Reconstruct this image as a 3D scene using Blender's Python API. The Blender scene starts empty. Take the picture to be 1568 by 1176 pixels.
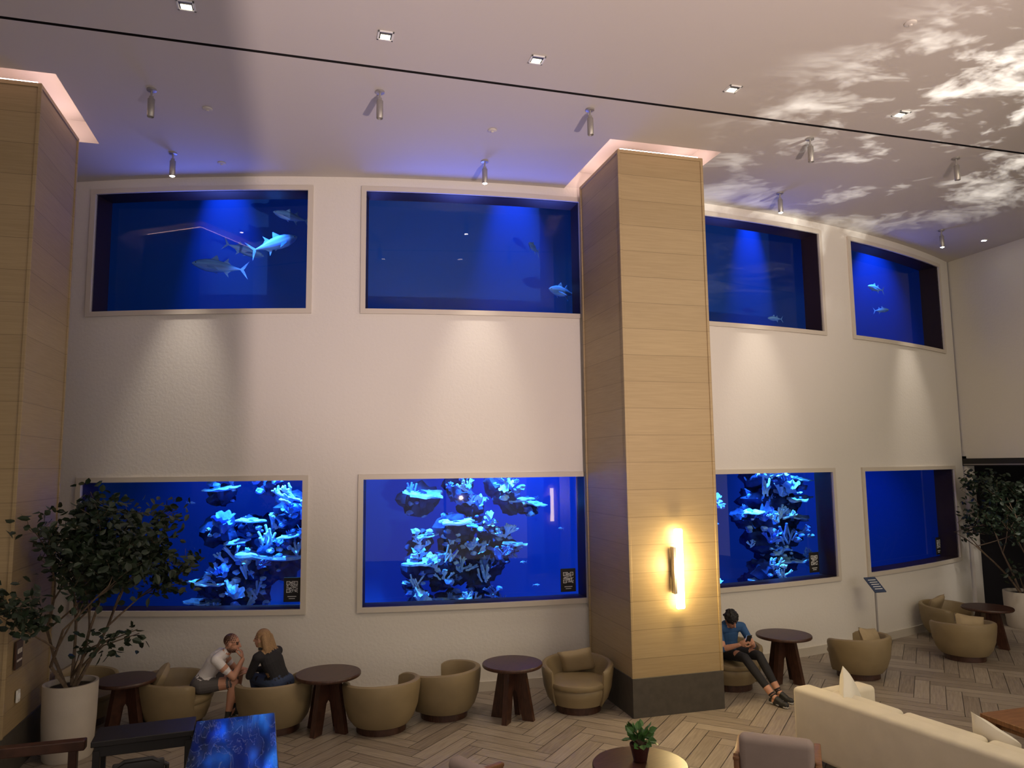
import bpy, bmesh, math, random
from mathutils import Vector, Matrix, noise
from mathutils.kdtree import KDTree
random.seed(7)
scene=bpy.context.scene
scene.view_settings.view_transform='Standard'
COL=scene.collection
pi=math.pi
# ------------------------------------------------------------ materials
def mat(name,col,rough=0.6,metal=0.0,var=0.0,vscale=5.0,bump=0.0,bscale=60.0,stretch=(1,1,1),emit=None,estr=0.0,spec=0.5,col2=None):
    m=bpy.data.materials.new(name);m.use_nodes=True
    nt=m.node_tree;b=nt.nodes['Principled BSDF']
    b.inputs['Base Color'].default_value=(*col,1);b.inputs['Roughness'].default_value=rough
    b.inputs['Metallic'].default_value=metal;b.inputs['Specular IOR Level'].default_value=spec
    tc=nt.nodes.new('ShaderNodeTexCoord');mp=nt.nodes.new('ShaderNodeMapping')
    mp.inputs['Scale'].default_value=stretch
    nt.links.new(tc.outputs['Object'],mp.inputs['Vector'])
    if var>0 or col2:
        n=nt.nodes.new('ShaderNodeTexNoise');n.inputs['Scale'].default_value=vscale;n.inputs['Detail'].default_value=6
        nt.links.new(mp.outputs[0],n.inputs['Vector'])
        r=nt.nodes.new('ShaderNodeValToRGB')
        c2=col2 if col2 else tuple(min(1,c*(1+var)) for c in col)
        c1=col if col2 else tuple(c*(1-var) for c in col)
        r.color_ramp.elements[0].position=0.3;r.color_ramp.elements[0].color=(*c1,1)
        r.color_ramp.elements[1].position=0.7;r.color_ramp.elements[1].color=(*c2,1)
        nt.links.new(n.outputs['Fac'],r.inputs['Fac']);nt.links.new(r.outputs['Color'],b.inputs['Base Color'])
    if bump>0:
        n2=nt.nodes.new('ShaderNodeTexNoise');n2.inputs['Scale'].default_value=bscale;n2.inputs['Detail'].default_value=4
        nt.links.new(mp.outputs[0],n2.inputs['Vector'])
        bp=nt.nodes.new('ShaderNodeBump');bp.inputs['Strength'].default_value=bump;bp.inputs['Distance'].default_value=0.02
        nt.links.new(n2.outputs['Fac'],bp.inputs['Height']);nt.links.new(bp.outputs['Normal'],b.inputs['Normal'])
    if emit:
        b.inputs['Emission Color'].default_value=(*emit,1);b.inputs['Emission Strength'].default_value=estr
    return m
M={}
M['plaster']=mat('wall_plaster',(0.74,0.70,0.635),0.9,bump=0.2,bscale=22,spec=0.2)
M['ceil']=mat('ceiling_paint',(0.62,0.58,0.54),0.92,bump=0.08,bscale=8,spec=0.15)
M['trim']=mat('window_trim',(0.62,0.56,0.47),0.5)
M['black']=mat('black_paint',(0.012,0.010,0.010),0.5)
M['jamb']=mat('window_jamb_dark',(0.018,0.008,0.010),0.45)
M['base']=mat('baseboard',(0.55,0.50,0.42),0.5)
M['colbase']=mat('column_plinth',(0.06,0.052,0.042),0.5,var=0.15,vscale=12)
M['fab']=mat('tan_leather',(0.24,0.18,0.095),0.5,var=0.10,vscale=3,bump=0.06,bscale=180)
M['cush']=mat('tan_cushion',(0.34,0.26,0.15),0.75,var=0.1,vscale=4,bump=0.1,bscale=120)
M['walnut']=mat('dark_walnut',(0.032,0.013,0.008),0.35,col2=(0.075,0.03,0.018),vscale=9,stretch=(1,8,1))
M['cream']=mat('cream_upholstery',(0.66,0.60,0.47),0.85,var=0.04,bump=0.1,bscale=250)
M['pillow']=mat('ivory_pillow',(0.70,0.66,0.56),0.85,bump=0.1,bscale=250)
M['lav']=mat('grey_upholstery',(0.30,0.24,0.22),0.85,var=0.06,bump=0.1,bscale=250)
M['wood']=mat('warm_wood',(0.15,0.065,0.025),0.45,col2=(0.26,0.12,0.05),vscale=6,stretch=(1,9,1))
M['pot']=mat('planter_ceramic',(0.50,0.45,0.38),0.65,var=0.05,bump=0.05)
M['potr']=mat('dark_red_pot',(0.05,0.014,0.012),0.3)
M['soil']=mat('soil',(0.03,0.02,0.012),0.95,bump=0.5,bscale=40)
M['bark']=mat('bark',(0.13,0.09,0.06),0.85,var=0.3,vscale=20)
M['leaf']=mat('ficus_leaf',(0.014,0.028,0.013),0.5,var=0.45,vscale=4)
M['leaf2']=mat('bright_leaf',(0.05,0.13,0.03),0.35,var=0.3,vscale=12)
M['metal']=mat('brushed_metal',(0.42,0.40,0.38),0.4,metal=0.7)
M['led']=mat('lamp_lens',(1,1,1),0.4,emit=(1.0,0.86,0.62),estr=9)
M['ledw']=mat('spot_lens',(1,1,1),0.4,emit=(1.0,0.95,0.85),estr=40)
M['ledc']=mat('cove_led',(1,1,1),0.4,emit=(1.0,0.70,0.66),estr=13)
M['sconce']=mat('sconce_glow',(1,1,1),0.4,emit=(1.0,0.78,0.36),estr=26)
M['white']=mat('white_plastic',(0.75,0.75,0.72),0.4)
M['skin']=mat('skin',(0.50,0.25,0.16),0.55,var=0.05,vscale=15)
M['skin2']=mat('skin_light',(0.55,0.30,0.20),0.55,var=0.05,vscale=15)
M['tee']=mat('white_tshirt',(0.70,0.67,0.66),0.9,bump=0.15,bscale=20)
M['blackc']=mat('black_fabric',(0.014,0.013,0.016),0.85,bump=0.15,bscale=20)
M['shorts']=mat('grey_shorts',(0.10,0.09,0.09),0.9)
M['jean']=mat('blue_denim',(0.04,0.06,0.12),0.9)
M['bluec']=mat('blue_top',(0.03,0.09,0.22),0.9)
M['hairb']=mat('brown_hair',(0.07,0.03,0.018),0.6,var=0.3,vscale=40,bump=0.4,bscale=80)
M['blond']=mat('blonde_hair',(0.42,0.26,0.12),0.5,col2=(0.20,0.11,0.05),vscale=30,stretch=(6,6,1),bump=0.4,bscale=60)
M['hairk']=mat('black_hair',(0.008,0.007,0.007),0.6,bump=0.6,bscale=60)
M['eye']=mat('eye',(0.03,0.02,0.02),0.2)
M['lip']=mat('lips',(0.35,0.10,0.08),0.5)
M['shoe']=mat('sneaker_black',(0.02,0.02,0.02),0.6)
M['sole']=mat('sneaker_sole',(0.7,0.7,0.68),0.6)
M['screen']=mat('phone_screen',(0.02,0.02,0.02),0.2,emit=(0.5,0.65,1),estr=1.5)
def veneer(name,c1,c2,rough=0.5):
    m=bpy.data.materials.new(name);m.use_nodes=True;nt=m.node_tree;b=nt.nodes['Principled BSDF'];b.inputs['Roughness'].default_value=rough
    N=nt.nodes.new;L=nt.links.new
    tc=N('ShaderNodeTexCoord');sep=N('ShaderNodeSeparateXYZ');L(tc.outputs['Object'],sep.inputs[0])
    d=N('ShaderNodeMath');d.operation='DIVIDE';L(sep.outputs['Z'],d.inputs[0]);d.inputs[1].default_value=0.37
    fl=N('ShaderNodeMath');fl.operation='FLOOR';L(d.outputs[0],fl.inputs[0])
    fr=N('ShaderNodeMath');fr.operation='FRACT';L(d.outputs[0],fr.inputs[0])
    wn=N('ShaderNodeTexWhiteNoise');wn.noise_dimensions='1D';L(fl.outputs[0],wn.inputs['W'])
    mp=N('ShaderNodeMapping');mp.inputs['Scale'].default_value=(1.2,1.2,38);L(tc.outputs['Object'],mp.inputs[0])
    nz=N('ShaderNodeTexNoise');nz.inputs['Scale'].default_value=2.0;nz.inputs['Detail'].default_value=7;L(mp.outputs[0],nz.inputs['Vector'])
    mul=N('ShaderNodeMath');mul.operation='MULTIPLY_ADD';L(wn.outputs['Value'],mul.inputs[0]);mul.inputs[1].default_value=0.22;L(nz.outputs['Fac'],mul.inputs[2])
    rp=N('ShaderNodeValToRGB');rp.color_ramp.elements[0].position=0.35;rp.color_ramp.elements[1].position=0.95
    rp.color_ramp.elements[0].color=(*c1,1);rp.color_ramp.elements[1].color=(*c2,1);L(mul.outputs[0],rp.inputs['Fac'])
    lt=N('ShaderNodeMath');lt.operation='GREATER_THAN';lt.inputs[1].default_value=0.018;L(fr.outputs[0],lt.inputs[0])
    mx=N('ShaderNodeMix');mx.data_type='RGBA';L(lt.outputs[0],mx.inputs['Factor']);mx.inputs['A'].default_value=(*[c*0.7 for c in c1],1);L(rp.outputs['Color'],mx.inputs['B'])
    L(mx.outputs['Result'],b.inputs['Base Color'])
    bp=N('ShaderNodeBump');bp.inputs['Strength'].default_value=0.3;bp.inputs['Distance'].default_value=0.01;L(lt.outputs[0],bp.inputs['Height']);L(bp.outputs['Normal'],b.inputs['Normal'])
    return m
M['veneer']=veneer('oak_veneer',(0.31,0.225,0.115),(0.39,0.29,0.155))
def floor_mat():
    m=bpy.data.materials.new('herringbone_planks');m.use_nodes=True;nt=m.node_tree;b=nt.nodes['Principled BSDF'];b.inputs['Roughness'].default_value=0.42
    N=nt.nodes.new;L=nt.links.new
    at=N('ShaderNodeAttribute');at.attribute_name='pr'
    uv=N('ShaderNodeUVMap');mp=N('ShaderNodeMapping');mp.inputs['Scale'].default_value=(2,26,1);L(uv.outputs[0],mp.inputs[0])
    nz=N('ShaderNodeTexNoise');nz.inputs['Scale'].default_value=1.6;nz.inputs['Detail'].default_value=7;L(mp.outputs[0],nz.inputs['Vector'])
    ma=N('ShaderNodeMath');ma.operation='MULTIPLY_ADD';L(at.outputs['Fac'],ma.inputs[0]);ma.inputs[1].default_value=0.4;L(nz.outputs['Fac'],ma.inputs[2])
    rp=N('ShaderNodeValToRGB');rp.color_ramp.elements[0].position=0.35
    rp.color_ramp.elements[0].color=(0.19,0.15,0.115,1);rp.color_ramp.elements[1].position=1.0;rp.color_ramp.elements[1].color=(0.36,0.305,0.24,1)
    L(ma.outputs[0],rp.inputs['Fac']);L(rp.outputs['Color'],b.inputs['Base Color'])
    return m
M['floor']=floor_mat()
def marble():
    m=bpy.data.materials.new('dark_marble');m.use_nodes=True;nt=m.node_tree;b=nt.nodes['Principled BSDF'];b.inputs['Roughness'].default_value=0.09;b.inputs['Specular IOR Level'].default_value=0.7
    N=nt.nodes.new;L=nt.links.new
    tc=N('ShaderNodeTexCoord');mp=N('ShaderNodeMapping');mp.inputs['Scale'].default_value=(5,1.0,1);mp.inputs['Rotation'].default_value=(0,0,.35);L(tc.outputs['Object'],mp.inputs[0])
    w=N('ShaderNodeTexNoise');w.inputs['Scale'].default_value=1.2;w.inputs['Distortion'].default_value=1.8;w.inputs['Detail'].default_value=6
    L(mp.outputs[0],w.inputs['Vector'])
    rp=N('ShaderNodeValToRGB');e=rp.color_ramp.elements;e[0].color=(0.012,0.016,0.026,1);e[0].position=.40;e[1].color=(0.03,0.04,0.065,1);e[1].position=.62
    x=e.new(.5);x.color=(0.10,0.13,0.19,1);x=e.new(.48);x.color=(0.02,.028,.045,1);x=e.new(.52);x.color=(0.02,.028,.045,1)
    L(w.outputs['Fac'],rp.inputs['Fac']);L(rp.outputs['Color'],b.inputs['Base Color']);return m
M['marble']=marble()
def glassm():
    m=bpy.data.materials.new('acrylic_glass');m.use_nodes=True;nt=m.node_tree;nt.nodes.clear()
    N=nt.nodes.new;L=nt.links.new
    o=N('ShaderNodeOutputMaterial');mx=N('ShaderNodeMixShader');t=N('ShaderNodeBsdfTransparent');g=N('ShaderNodeBsdfGlossy');g.inputs['Roughness'].default_value=0.01
    lw=N('ShaderNodeLayerWeight');lw.inputs['Blend'].default_value=.5
    pw=N('ShaderNodeMath');pw.operation='POWER';pw.inputs[1].default_value=5;L(lw.outputs['Facing'],pw.inputs[0])
    f=N('ShaderNodeMath');f.operation='MULTIPLY_ADD';f.inputs[1].default_value=.9;f.inputs[2].default_value=.03;L(pw.outputs[0],f.inputs[0])
    L(f.outputs[0],mx.inputs[0]);L(t.outputs[0],mx.inputs[1]);L(g.outputs[0],mx.inputs[2]);L(mx.outputs[0],o.inputs[0]);return m
M['glass']=glassm()
M['tank']=mat('glowing_tank_backdrop',(0.02,0.10,0.42),0.9,emit=(0.0,0.016,0.12),estr=0.22,spec=0.0)  # weak emission stands in for blue light scattered by the water
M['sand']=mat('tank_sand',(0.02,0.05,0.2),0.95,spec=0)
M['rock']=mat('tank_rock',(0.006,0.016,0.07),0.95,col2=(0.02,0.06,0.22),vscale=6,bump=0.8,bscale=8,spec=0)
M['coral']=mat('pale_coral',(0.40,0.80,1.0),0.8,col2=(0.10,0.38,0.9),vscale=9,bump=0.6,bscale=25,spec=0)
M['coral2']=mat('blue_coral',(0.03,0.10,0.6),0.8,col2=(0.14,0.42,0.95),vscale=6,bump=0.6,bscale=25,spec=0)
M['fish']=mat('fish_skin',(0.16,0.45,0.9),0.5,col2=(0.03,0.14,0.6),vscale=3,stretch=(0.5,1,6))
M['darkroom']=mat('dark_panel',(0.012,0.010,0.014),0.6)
# ------------------------------------------------------------ helpers
def finish(name,bm,mats,parent=None,smooth=False,loc=(0,0,0),rz=0.0,recalc=True):
    me=bpy.data.meshes.new(name)
    if recalc: bmesh.ops.recalc_face_normals(bm,faces=bm.faces)
    bm.to_mesh(me);bm.free()
    for k in mats: me.materials.append(M[k] if isinstance(k,str) else k)
    ob=bpy.data.objects.new(name,me);COL.objects.link(ob)
    ob.location=loc;ob.rotation_euler=(0,0,rz)
    if smooth:
        for p in me.polygons:p.use_smooth=True
        try: me.set_sharp_from_angle(angle=math.radians(42))
        except Exception: pass
    if parent: ob.parent=parent
    return ob
def empty(name,loc=(0,0,0),rz=0):
    e=bpy.data.objects.new(name,None);COL.objects.link(e);e.location=loc;e.rotation_euler=(0,0,rz);e.empty_display_size=0.1;return e
def rbox(bm,c,s,bev=0.0,seg=3,mi=0,rot=None):
    r=bmesh.ops.create_cube(bm,size=1.0);vs=r['verts']
    for v in vs: v.co=Vector((v.co.x*s[0],v.co.y*s[1],v.co.z*s[2]))
    fs=set(f for v in vs for f in v.link_faces)
    if bev>0:
        es=list(set(e for v in vs for e in v.link_edges))
        rr=bmesh.ops.bevel(bm,geom=es,offset=bev,segments=seg,affect='EDGES',profile=0.5)
        vs=list(set(v for f in rr['faces'] for v in f.verts)|set(v for v in vs if v.is_valid))
        fs=set(f for v in vs for f in v.link_faces)
    for f in fs: f.material_index=mi
    mt=Matrix.Translation(Vector(c))
    if rot is not None: mt=mt@rot.to_4x4()
    for v in vs: v.co=mt@v.co
    return vs
def lathe(bm,prof,n=40,mi=0,c=(0,0,0),cap=True,sx=1,sy=1):
    rings=[]
    for r,z in prof:
        rings.append([bm.verts.new((c[0]+sx*r*math.cos(2*pi*i/n),c[1]+sy*r*math.sin(2*pi*i/n),c[2]+z)) for i in range(n)])
    for a,b in zip(rings,rings[1:]):
        for i in range(n):
            f=bm.faces.new((a[i],a[(i+1)%n],b[(i+1)%n],b[i]));f.material_index=mi
    if cap:
        f=bm.faces.new(rings[0][::-1]);f.material_index=mi
        f=bm.faces.new(rings[-1]);f.material_index=mi
def frame(d):
    d=d.normalized();a=Vector((0,0,1)) if abs(d.z)<0.9 else Vector((1,0,0))
    x=d.cross(a).normalized();y=d.cross(x).normalized();return x,y
def tube(bm,pts,rad,n=8,mi=0,cap=True):
    rings=[]
    for i,p in enumerate(pts):
        p=Vector(p);d=Vector(pts[min(i+1,len(pts)-1)])-Vector(pts[max(i-1,0)])
        x,y=frame(d);r=rad[i] if hasattr(rad,'__len__') else rad
        rings.append([bm.verts.new(p+x*r*math.cos(2*pi*k/n)+y*r*math.sin(2*pi*k/n)) for k in range(n)])
    for a,b in zip(rings,rings[1:]):
        best=min(range(n),key=lambda s:(a[0].co-b[s].co).length)
        b2=b[best:]+b[:best]
        if n>2 and (a[1].co-b2[1].co).length>(a[1].co-b2[-1].co).length: b2=[b2[0]]+b2[1:][::-1]
        b[:]=b2
        for k in range(n):
            f=bm.faces.new((a[k],a[(k+1)%n],b[(k+1)%n],b[k]));f.material_index=mi
    if cap:
        bm.faces.new(rings[0][::-1]).material_index=mi;bm.faces.new(rings[-1]).material_index=mi
def ell(bm,c,s,mi=0,rot=None,sub=3):
    r=bmesh.ops.create_icosphere(bm,subdivisions=sub,radius=1.0)
    mt=Matrix.Translation(Vector(c))@(rot.to_4x4() if rot is not None else Matrix())@Matrix.Diagonal((s[0],s[1],s[2],1))
    for v in r['verts']: v.co=mt@v.co
    for f in set(f for v in r['verts'] for f in v.link_faces): f.material_index=mi
    return r['verts']
def pillow(bm,mt,w=0.45,h=0.45,t=0.13,mi=0,n=12):
    for sgn in (1,-1):
        g=[[None]*(n+1) for _ in range(n+1)]
        for i in range(n+1):
            for j in range(n+1):
                u=-1+2*i/n;v=-1+2*j/n
                th=t/2*max(0,(1-u**4))**0.6*max(0,(1-v**4))**0.6
                pin=1-0.08*(1-abs(v))*(u*u)
                pin2=1-0.08*(1-abs(u))*(v*v)
                g[i][j]=bm.verts.new(mt@Vector((u*w/2*pin,v*h/2*pin2,sgn*th)))
        for i in range(n):
            for j in range(n):
                f=bm.faces.new((g[i][j],g[i+1][j],g[i+1][j+1],g[i][j+1]));f.material_index=mi
def quadbox(bm,a,b,c,d,mi=0):
    f=bm.faces.new([bm.verts.new(p) for p in (a,b,c,d)]);f.material_index=mi;return f
def spot(name,loc,tgt,e,col,ang=60,blend=0.6,rad=0.05,parent=None):
    l=bpy.data.lights.new(name,'SPOT');l.energy=e;l.color=col;l.spot_size=math.radians(ang);l.spot_blend=blend;l.shadow_soft_size=rad
    o=bpy.data.objects.new(name,l);COL.objects.link(o);o.location=loc
    o.rotation_euler=(Vector(tgt)-Vector(loc)).to_track_quat('-Z','Y').to_euler()
    if parent:
        o.parent=parent;o.location=Vector(loc)-parent.location
    return o
# ------------------------------------------------------------ camera
th,ps,ro=0.1103,0.2764,0.0116
F=Vector((math.sin(ps)*math.cos(th),math.cos(ps)*math.cos(th),math.sin(th)))
R_=Vector((math.cos(ps),-math.sin(ps),0));U=R_.cross(F)
cr=R_*math.cos(ro)-U*math.sin(ro);cu=R_*math.sin(ro)+U*math.cos(ro)
cam=bpy.data.cameras.new('camera');co=bpy.data.objects.new('camera',cam);COL.objects.link(co)
mw=Matrix((cr,cu,-F)).transposed().to_4x4();mw.translation=Vector((0,0,3.3));co.matrix_world=mw
cam.sensor_width=36;cam.lens=1134.7/1568*36;cam.clip_end=100
scene.camera=co
# ------------------------------------------------------------ room geometry
X0,Y0,R=4.7,10.98,21.3;YC=Y0+R
CZ=7.8
def wth(x): return math.asin((x-X0)/R)
def wp(x,z,d=0.0):
    t=wth(x);r=R-d
    return Vector((X0+r*math.sin(t),YC-r*math.cos(t),z))
def wrot(x): return wth(x)
FR=0.075
wins=[(-3.22,0.10),(0.82,4.35),(5.85,9.34),(10.08,13.56)]
zr=[(1.195,3.20),(5.64,7.65)]
TD=0.38
XL,XR=-4.6,14.05
def build_wall():
    bm=bmesh.new()
    xs=set([XL,XR])
    for a,b in wins: xs|={a+FR,b-FR}
    xs=sorted(xs);full=[]
    for a,b in zip(xs,xs[1:]):
        n=max(1,int((b-a)/0.25))
        for i in range(n): full.append(a+(b-a)*i/n)
    full.append(xs[-1])
    zs=[0]
    for a,b in zr: zs+=[a+FR,b-FR]
    zs.append(CZ+0.02)
    def isw(x,z):
        return any(a+FR<x<b-FR for a,b in wins) and any(c+FR<z<d-FR for c,d in zr)
    for a,b in zip(full,full[1:]):
        for c,d in zip(zs,zs[1:]):
            if isw((a+b)/2,(c+d)/2): continue
            quadbox(bm,wp(a,c),wp(b,c),wp(b,d),wp(a,d))
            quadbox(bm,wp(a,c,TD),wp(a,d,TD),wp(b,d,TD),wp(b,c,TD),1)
    for (a,b) in wins:
        for (c,d) in zr:
            x0,x1,z0,z1=a+FR,b-FR,c+FR,d-FR
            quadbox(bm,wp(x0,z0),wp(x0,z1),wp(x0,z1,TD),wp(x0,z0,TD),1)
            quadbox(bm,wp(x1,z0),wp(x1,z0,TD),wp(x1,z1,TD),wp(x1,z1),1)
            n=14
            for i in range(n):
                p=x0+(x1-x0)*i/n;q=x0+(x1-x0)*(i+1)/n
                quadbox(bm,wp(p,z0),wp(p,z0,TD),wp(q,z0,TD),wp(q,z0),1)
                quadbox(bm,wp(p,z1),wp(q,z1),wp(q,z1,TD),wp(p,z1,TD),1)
    bmesh.ops.remove_doubles(bm,verts=bm.verts,dist=0.0005)
    me=bpy.data.meshes.new('wall_aquarium');bm.to_mesh(me);bm.free()
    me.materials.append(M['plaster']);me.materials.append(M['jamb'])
    ob=bpy.data.objects.new('wall_aquarium',me);COL.objects.link(ob)
build_wall()
def strip(bm,x0,x1,z0,z1,d0,d1,mi=0):
    n=max(1,int((x1-x0)/0.25)+1)
    prev=None
    for i in range(n+1):
        x=x0+(x1-x0)*i/n
        c=[bm.verts.new(wp(x,z,d)) for z,d in ((z0,d0),(z1,d0),(z1,d1),(z0,d1))]
        if prev:
            for k in range(4):
                f=bm.faces.new((prev[k],prev[(k+1)%4],c[(k+1)%4],c[k]));f.material_index=mi
        else: bm.faces.new(c).material_index=mi
        prev=c
    bm.faces.new(prev).material_index=mi
k=0
for (a,b) in wins:
    for (c,d) in zr:
        k+=1
        bm=bmesh.new()
        strip(bm,a,b,c,c+FR,-0.035,0.02);strip(bm,a,b,d-FR,d,-0.035,0.02)
        strip(bm,a,a+FR,c+FR,d-FR,-0.035,0.02);strip(bm,b-FR,b,c+FR,d-FR,-0.035,0.02)
        bmesh.ops.recalc_face_normals(bm,faces=bm.faces)
        # flat acrylic panel spanning the opening
        quadbox(bm,wp(a+FR,c+FR,TD-.06),wp(b-FR,c+FR,TD-.06),wp(b-FR,d-FR,TD-.06),wp(a+FR,d-FR,TD-.06),1)
        finish('window_%d'%k,bm,['trim','glass'],recalc=False)
bm=bmesh.new();strip(bm,XL,XR,0,0.14,-0.02,0.0);finish('baseboard_aquarium',bm,['base'])
# tank interior (taller and wider than the openings)
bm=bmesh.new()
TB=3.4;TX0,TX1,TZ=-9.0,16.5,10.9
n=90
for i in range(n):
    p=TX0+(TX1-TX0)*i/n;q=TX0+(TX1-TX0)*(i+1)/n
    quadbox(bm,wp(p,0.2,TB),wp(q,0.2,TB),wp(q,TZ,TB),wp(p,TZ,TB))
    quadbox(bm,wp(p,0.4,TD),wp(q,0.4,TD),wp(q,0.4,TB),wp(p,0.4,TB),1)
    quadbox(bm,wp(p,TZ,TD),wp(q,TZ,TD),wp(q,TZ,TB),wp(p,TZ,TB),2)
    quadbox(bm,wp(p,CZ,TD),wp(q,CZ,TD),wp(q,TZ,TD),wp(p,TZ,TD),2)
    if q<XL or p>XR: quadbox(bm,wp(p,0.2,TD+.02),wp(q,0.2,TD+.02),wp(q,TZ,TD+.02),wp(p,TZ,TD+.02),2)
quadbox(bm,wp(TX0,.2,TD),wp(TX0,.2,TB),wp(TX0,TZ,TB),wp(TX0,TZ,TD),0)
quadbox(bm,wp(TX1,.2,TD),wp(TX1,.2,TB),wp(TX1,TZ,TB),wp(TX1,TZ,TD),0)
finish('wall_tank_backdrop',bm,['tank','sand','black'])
# ceiling with holes
cols=[(4.24,5.58,9.30,10.80),(-4.32,-2.98,9.30,10.80)]
holes=[(c[0]-.2,c[1]+.2,c[2]-.2,c[3]+.2) for c in cols]
slot=(-8,16.5,8.015,8.065)
xs=sorted({-8,16.5}|{h[0] for h in holes}|{h[1] for h in holes})
ys=sorted({-4,slot[2],slot[3],11.05}|{h[2] for h in holes}|{h[3] for h in holes if h[3]<11.04})
bm=bmesh.new()
for a,b in zip(xs,xs[1:]):
    for c,d in zip(ys,ys[1:]):
        mx,my=(a+b)/2,(c+d)/2
        if slot[2]<my<slot[3]: 
            quadbox(bm,(a,c,CZ+.12),(b,c,CZ+.12),(b,d,CZ+.12),(a,d,CZ+.12),1)
            for yy in (c,d): quadbox(bm,(a,yy,CZ),(b,yy,CZ),(b,yy,CZ+.12),(a,yy,CZ+.12),1)
            continue
        if any(h[0]<mx<h[1] and h[2]<my<h[3] for h in holes):
            z=CZ+.3
            quadbox(bm,(a,c,z),(b,c,z),(b,d,z),(a,d,z));
            for p,q in (((a,c),(b,c)),((b,c),(b,d)),((b,d),(a,d)),((a,d),(a,c))):
                quadbox(bm,(p[0],p[1],CZ),(q[0],q[1],CZ),(q[0],q[1],z),(p[0],p[1],z))
            continue
        quadbox(bm,(a,c,CZ),(b,c,CZ),(b,d,CZ),(a,d,CZ))
n=60
for i in range(n):
    p=-5.5+20.1*i/n;q=-5.5+20.1*(i+1)/n
    a_=wp(p,CZ,.2);b_=wp(q,CZ,.2)
    if a_.y>11.05 and b_.y>11.05: quadbox(bm,(a_.x,11.05,CZ),(b_.x,11.05,CZ),b_,a_)
finish('ceiling',bm,['ceil','black'])
# floor
bm=bmesh.new()
quadbox(bm,(-8,-4,-0.012),(18,-4,-0.012),(18,13.3,-0.012),(-8,13.3,-0.012),1)
uvl=bm.loops.layers.uv.new('UVMap');prl=bm.faces.layers.float.new('pr')
Lp,Wp,g=1.0,0.2,0.004
c45=math.cos(pi/4)
def plank(x0,y0,x1,y1,vert):
    cx,cy=(x0+x1)/2,(y0+y1)/2
    wx,wy_=(cx-cy)*c45,(cx+cy)*c45
    if not(-5.5<wx<17.5 and 4.0<wy_<13.0): return
    pr=random.random();P=[(x0+g,y0+g),(x1-g,y0+g),(x1-g,y1-g),(x0+g,y1-g)]
    vs=[bm.verts.new(((p[0]-p[1])*c45,(p[0]+p[1])*c45,0)) for p in P]
    f=bm.faces.new(vs);f[prl]=pr;ox,oy=random.random()*9,random.random()*9
    for l,p in zip(f.loops,P):
        u,v=(p[0]-x0,p[1]-y0)
        if vert:u,v=v,u
        l[uvl].uv=(u+ox,v+oy)
for kk in range(-160,160):
    for m_ in range(-22,22):
        ox,oy=kk*Wp+m_*Lp,kk*Wp-m_*Lp
        plank(ox,oy,ox+Lp,oy+Wp,False)
        plank(ox,oy+Wp,ox+Wp,oy+Wp+Lp,True)
finish('floor',bm,['floor','colbase'])
# right wall with opening, dark room beyond
bm=bmesh.new()
xr=14.08
rbox(bm,(xr+.1,7.5,(3.35+CZ)/2+.0),(0.2,11.4,CZ-3.35),0)
rbox(bm,(xr+.1,13.12,1.7),(0.2,0.12,3.4),0)
finish('wall_right',bm,['plaster'])
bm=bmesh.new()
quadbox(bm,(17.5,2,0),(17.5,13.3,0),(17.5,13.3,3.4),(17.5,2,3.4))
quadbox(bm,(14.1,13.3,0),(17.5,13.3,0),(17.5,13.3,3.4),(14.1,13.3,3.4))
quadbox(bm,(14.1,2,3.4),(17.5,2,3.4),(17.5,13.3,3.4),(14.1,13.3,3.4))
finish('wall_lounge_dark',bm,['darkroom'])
bm=bmesh.new()
rbox(bm,(xr-.01,7.5,3.27),(.05,11.3,.16),0,mi=0)
rbox(bm,(xr-.04,7.5,3.22),(.02,11.2,.02),0,mi=1)
finish('trim_opening',bm,['black','metal'])
bm=bmesh.new();rbox(bm,(-4.7,4.75,CZ/2),(0.2,17.5,CZ),0);finish('wall_left',bm,['plaster'])
# columns (the third one stands behind the camera; its sconce shows as a reflection in the acrylic)
def column(c,cove=True):
    bm=bmesh.new()
    cx,cy=(c[0]+c[1])/2,(c[2]+c[3])/2;w,d=c[1]-c[0],c[3]-c[2]
    rbox(bm,(cx,cy,(0.5+CZ-.04)/2),(w-.02,d-.02,CZ-.04-.5),0,mi=0)
    rbox(bm,(cx,cy,.25),(w+.01,d+.01,.5),0.004,mi=1)
    for sx in (0,1):
        for sy in (0,1):
            rbox(bm,((c[0]+.012,c[1]-.012)[sx],(c[2]+.012,c[3]-.012)[sy],(0.5+CZ-.04)/2),(.04,.04,CZ-.54),.006,2,mi=0)
    rbox(bm,(cx,cy,CZ-.06),(w+.01,d+.01,.05),0.004,mi=0)
    if cove:
        for (px,py,sx,sy) in ((cx,c[2]+.05,w-.1,.04),(cx,c[3]-.05,w-.1,.04),(c[0]+.05,cy,.04,d-.1),(c[1]-.05,cy,.04,d-.1)):
            rbox(bm,(px,py,CZ-.02),(sx,sy,.02),0,mi=2)
    finish('wood_clad_column',bm,['veneer','colbase','ledc'])
for c in cols: column(c)
column((4.76,6.10,-2.3,-.85),False)
def sconce(x,y,s,z=1.9):
    bm=bmesh.new()
    rbox(bm,(0,-.085*s,0),(.12,.05,1.06),.02,4,mi=0)
    rbox(bm,(-.07,-.06*s,-.02),(.04,.10,.62),.006,2,mi=1)
    rbox(bm,(-.03,-.025*s,0),(.08,.05,.25),.0,2,mi=1)
    finish('wall_sconce',bm,['sconce','metal'],smooth=True,loc=(x,y,z))
sconce(4.93,9.30,1);sconce(5.42,-.85,-1,2.05)
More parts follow.
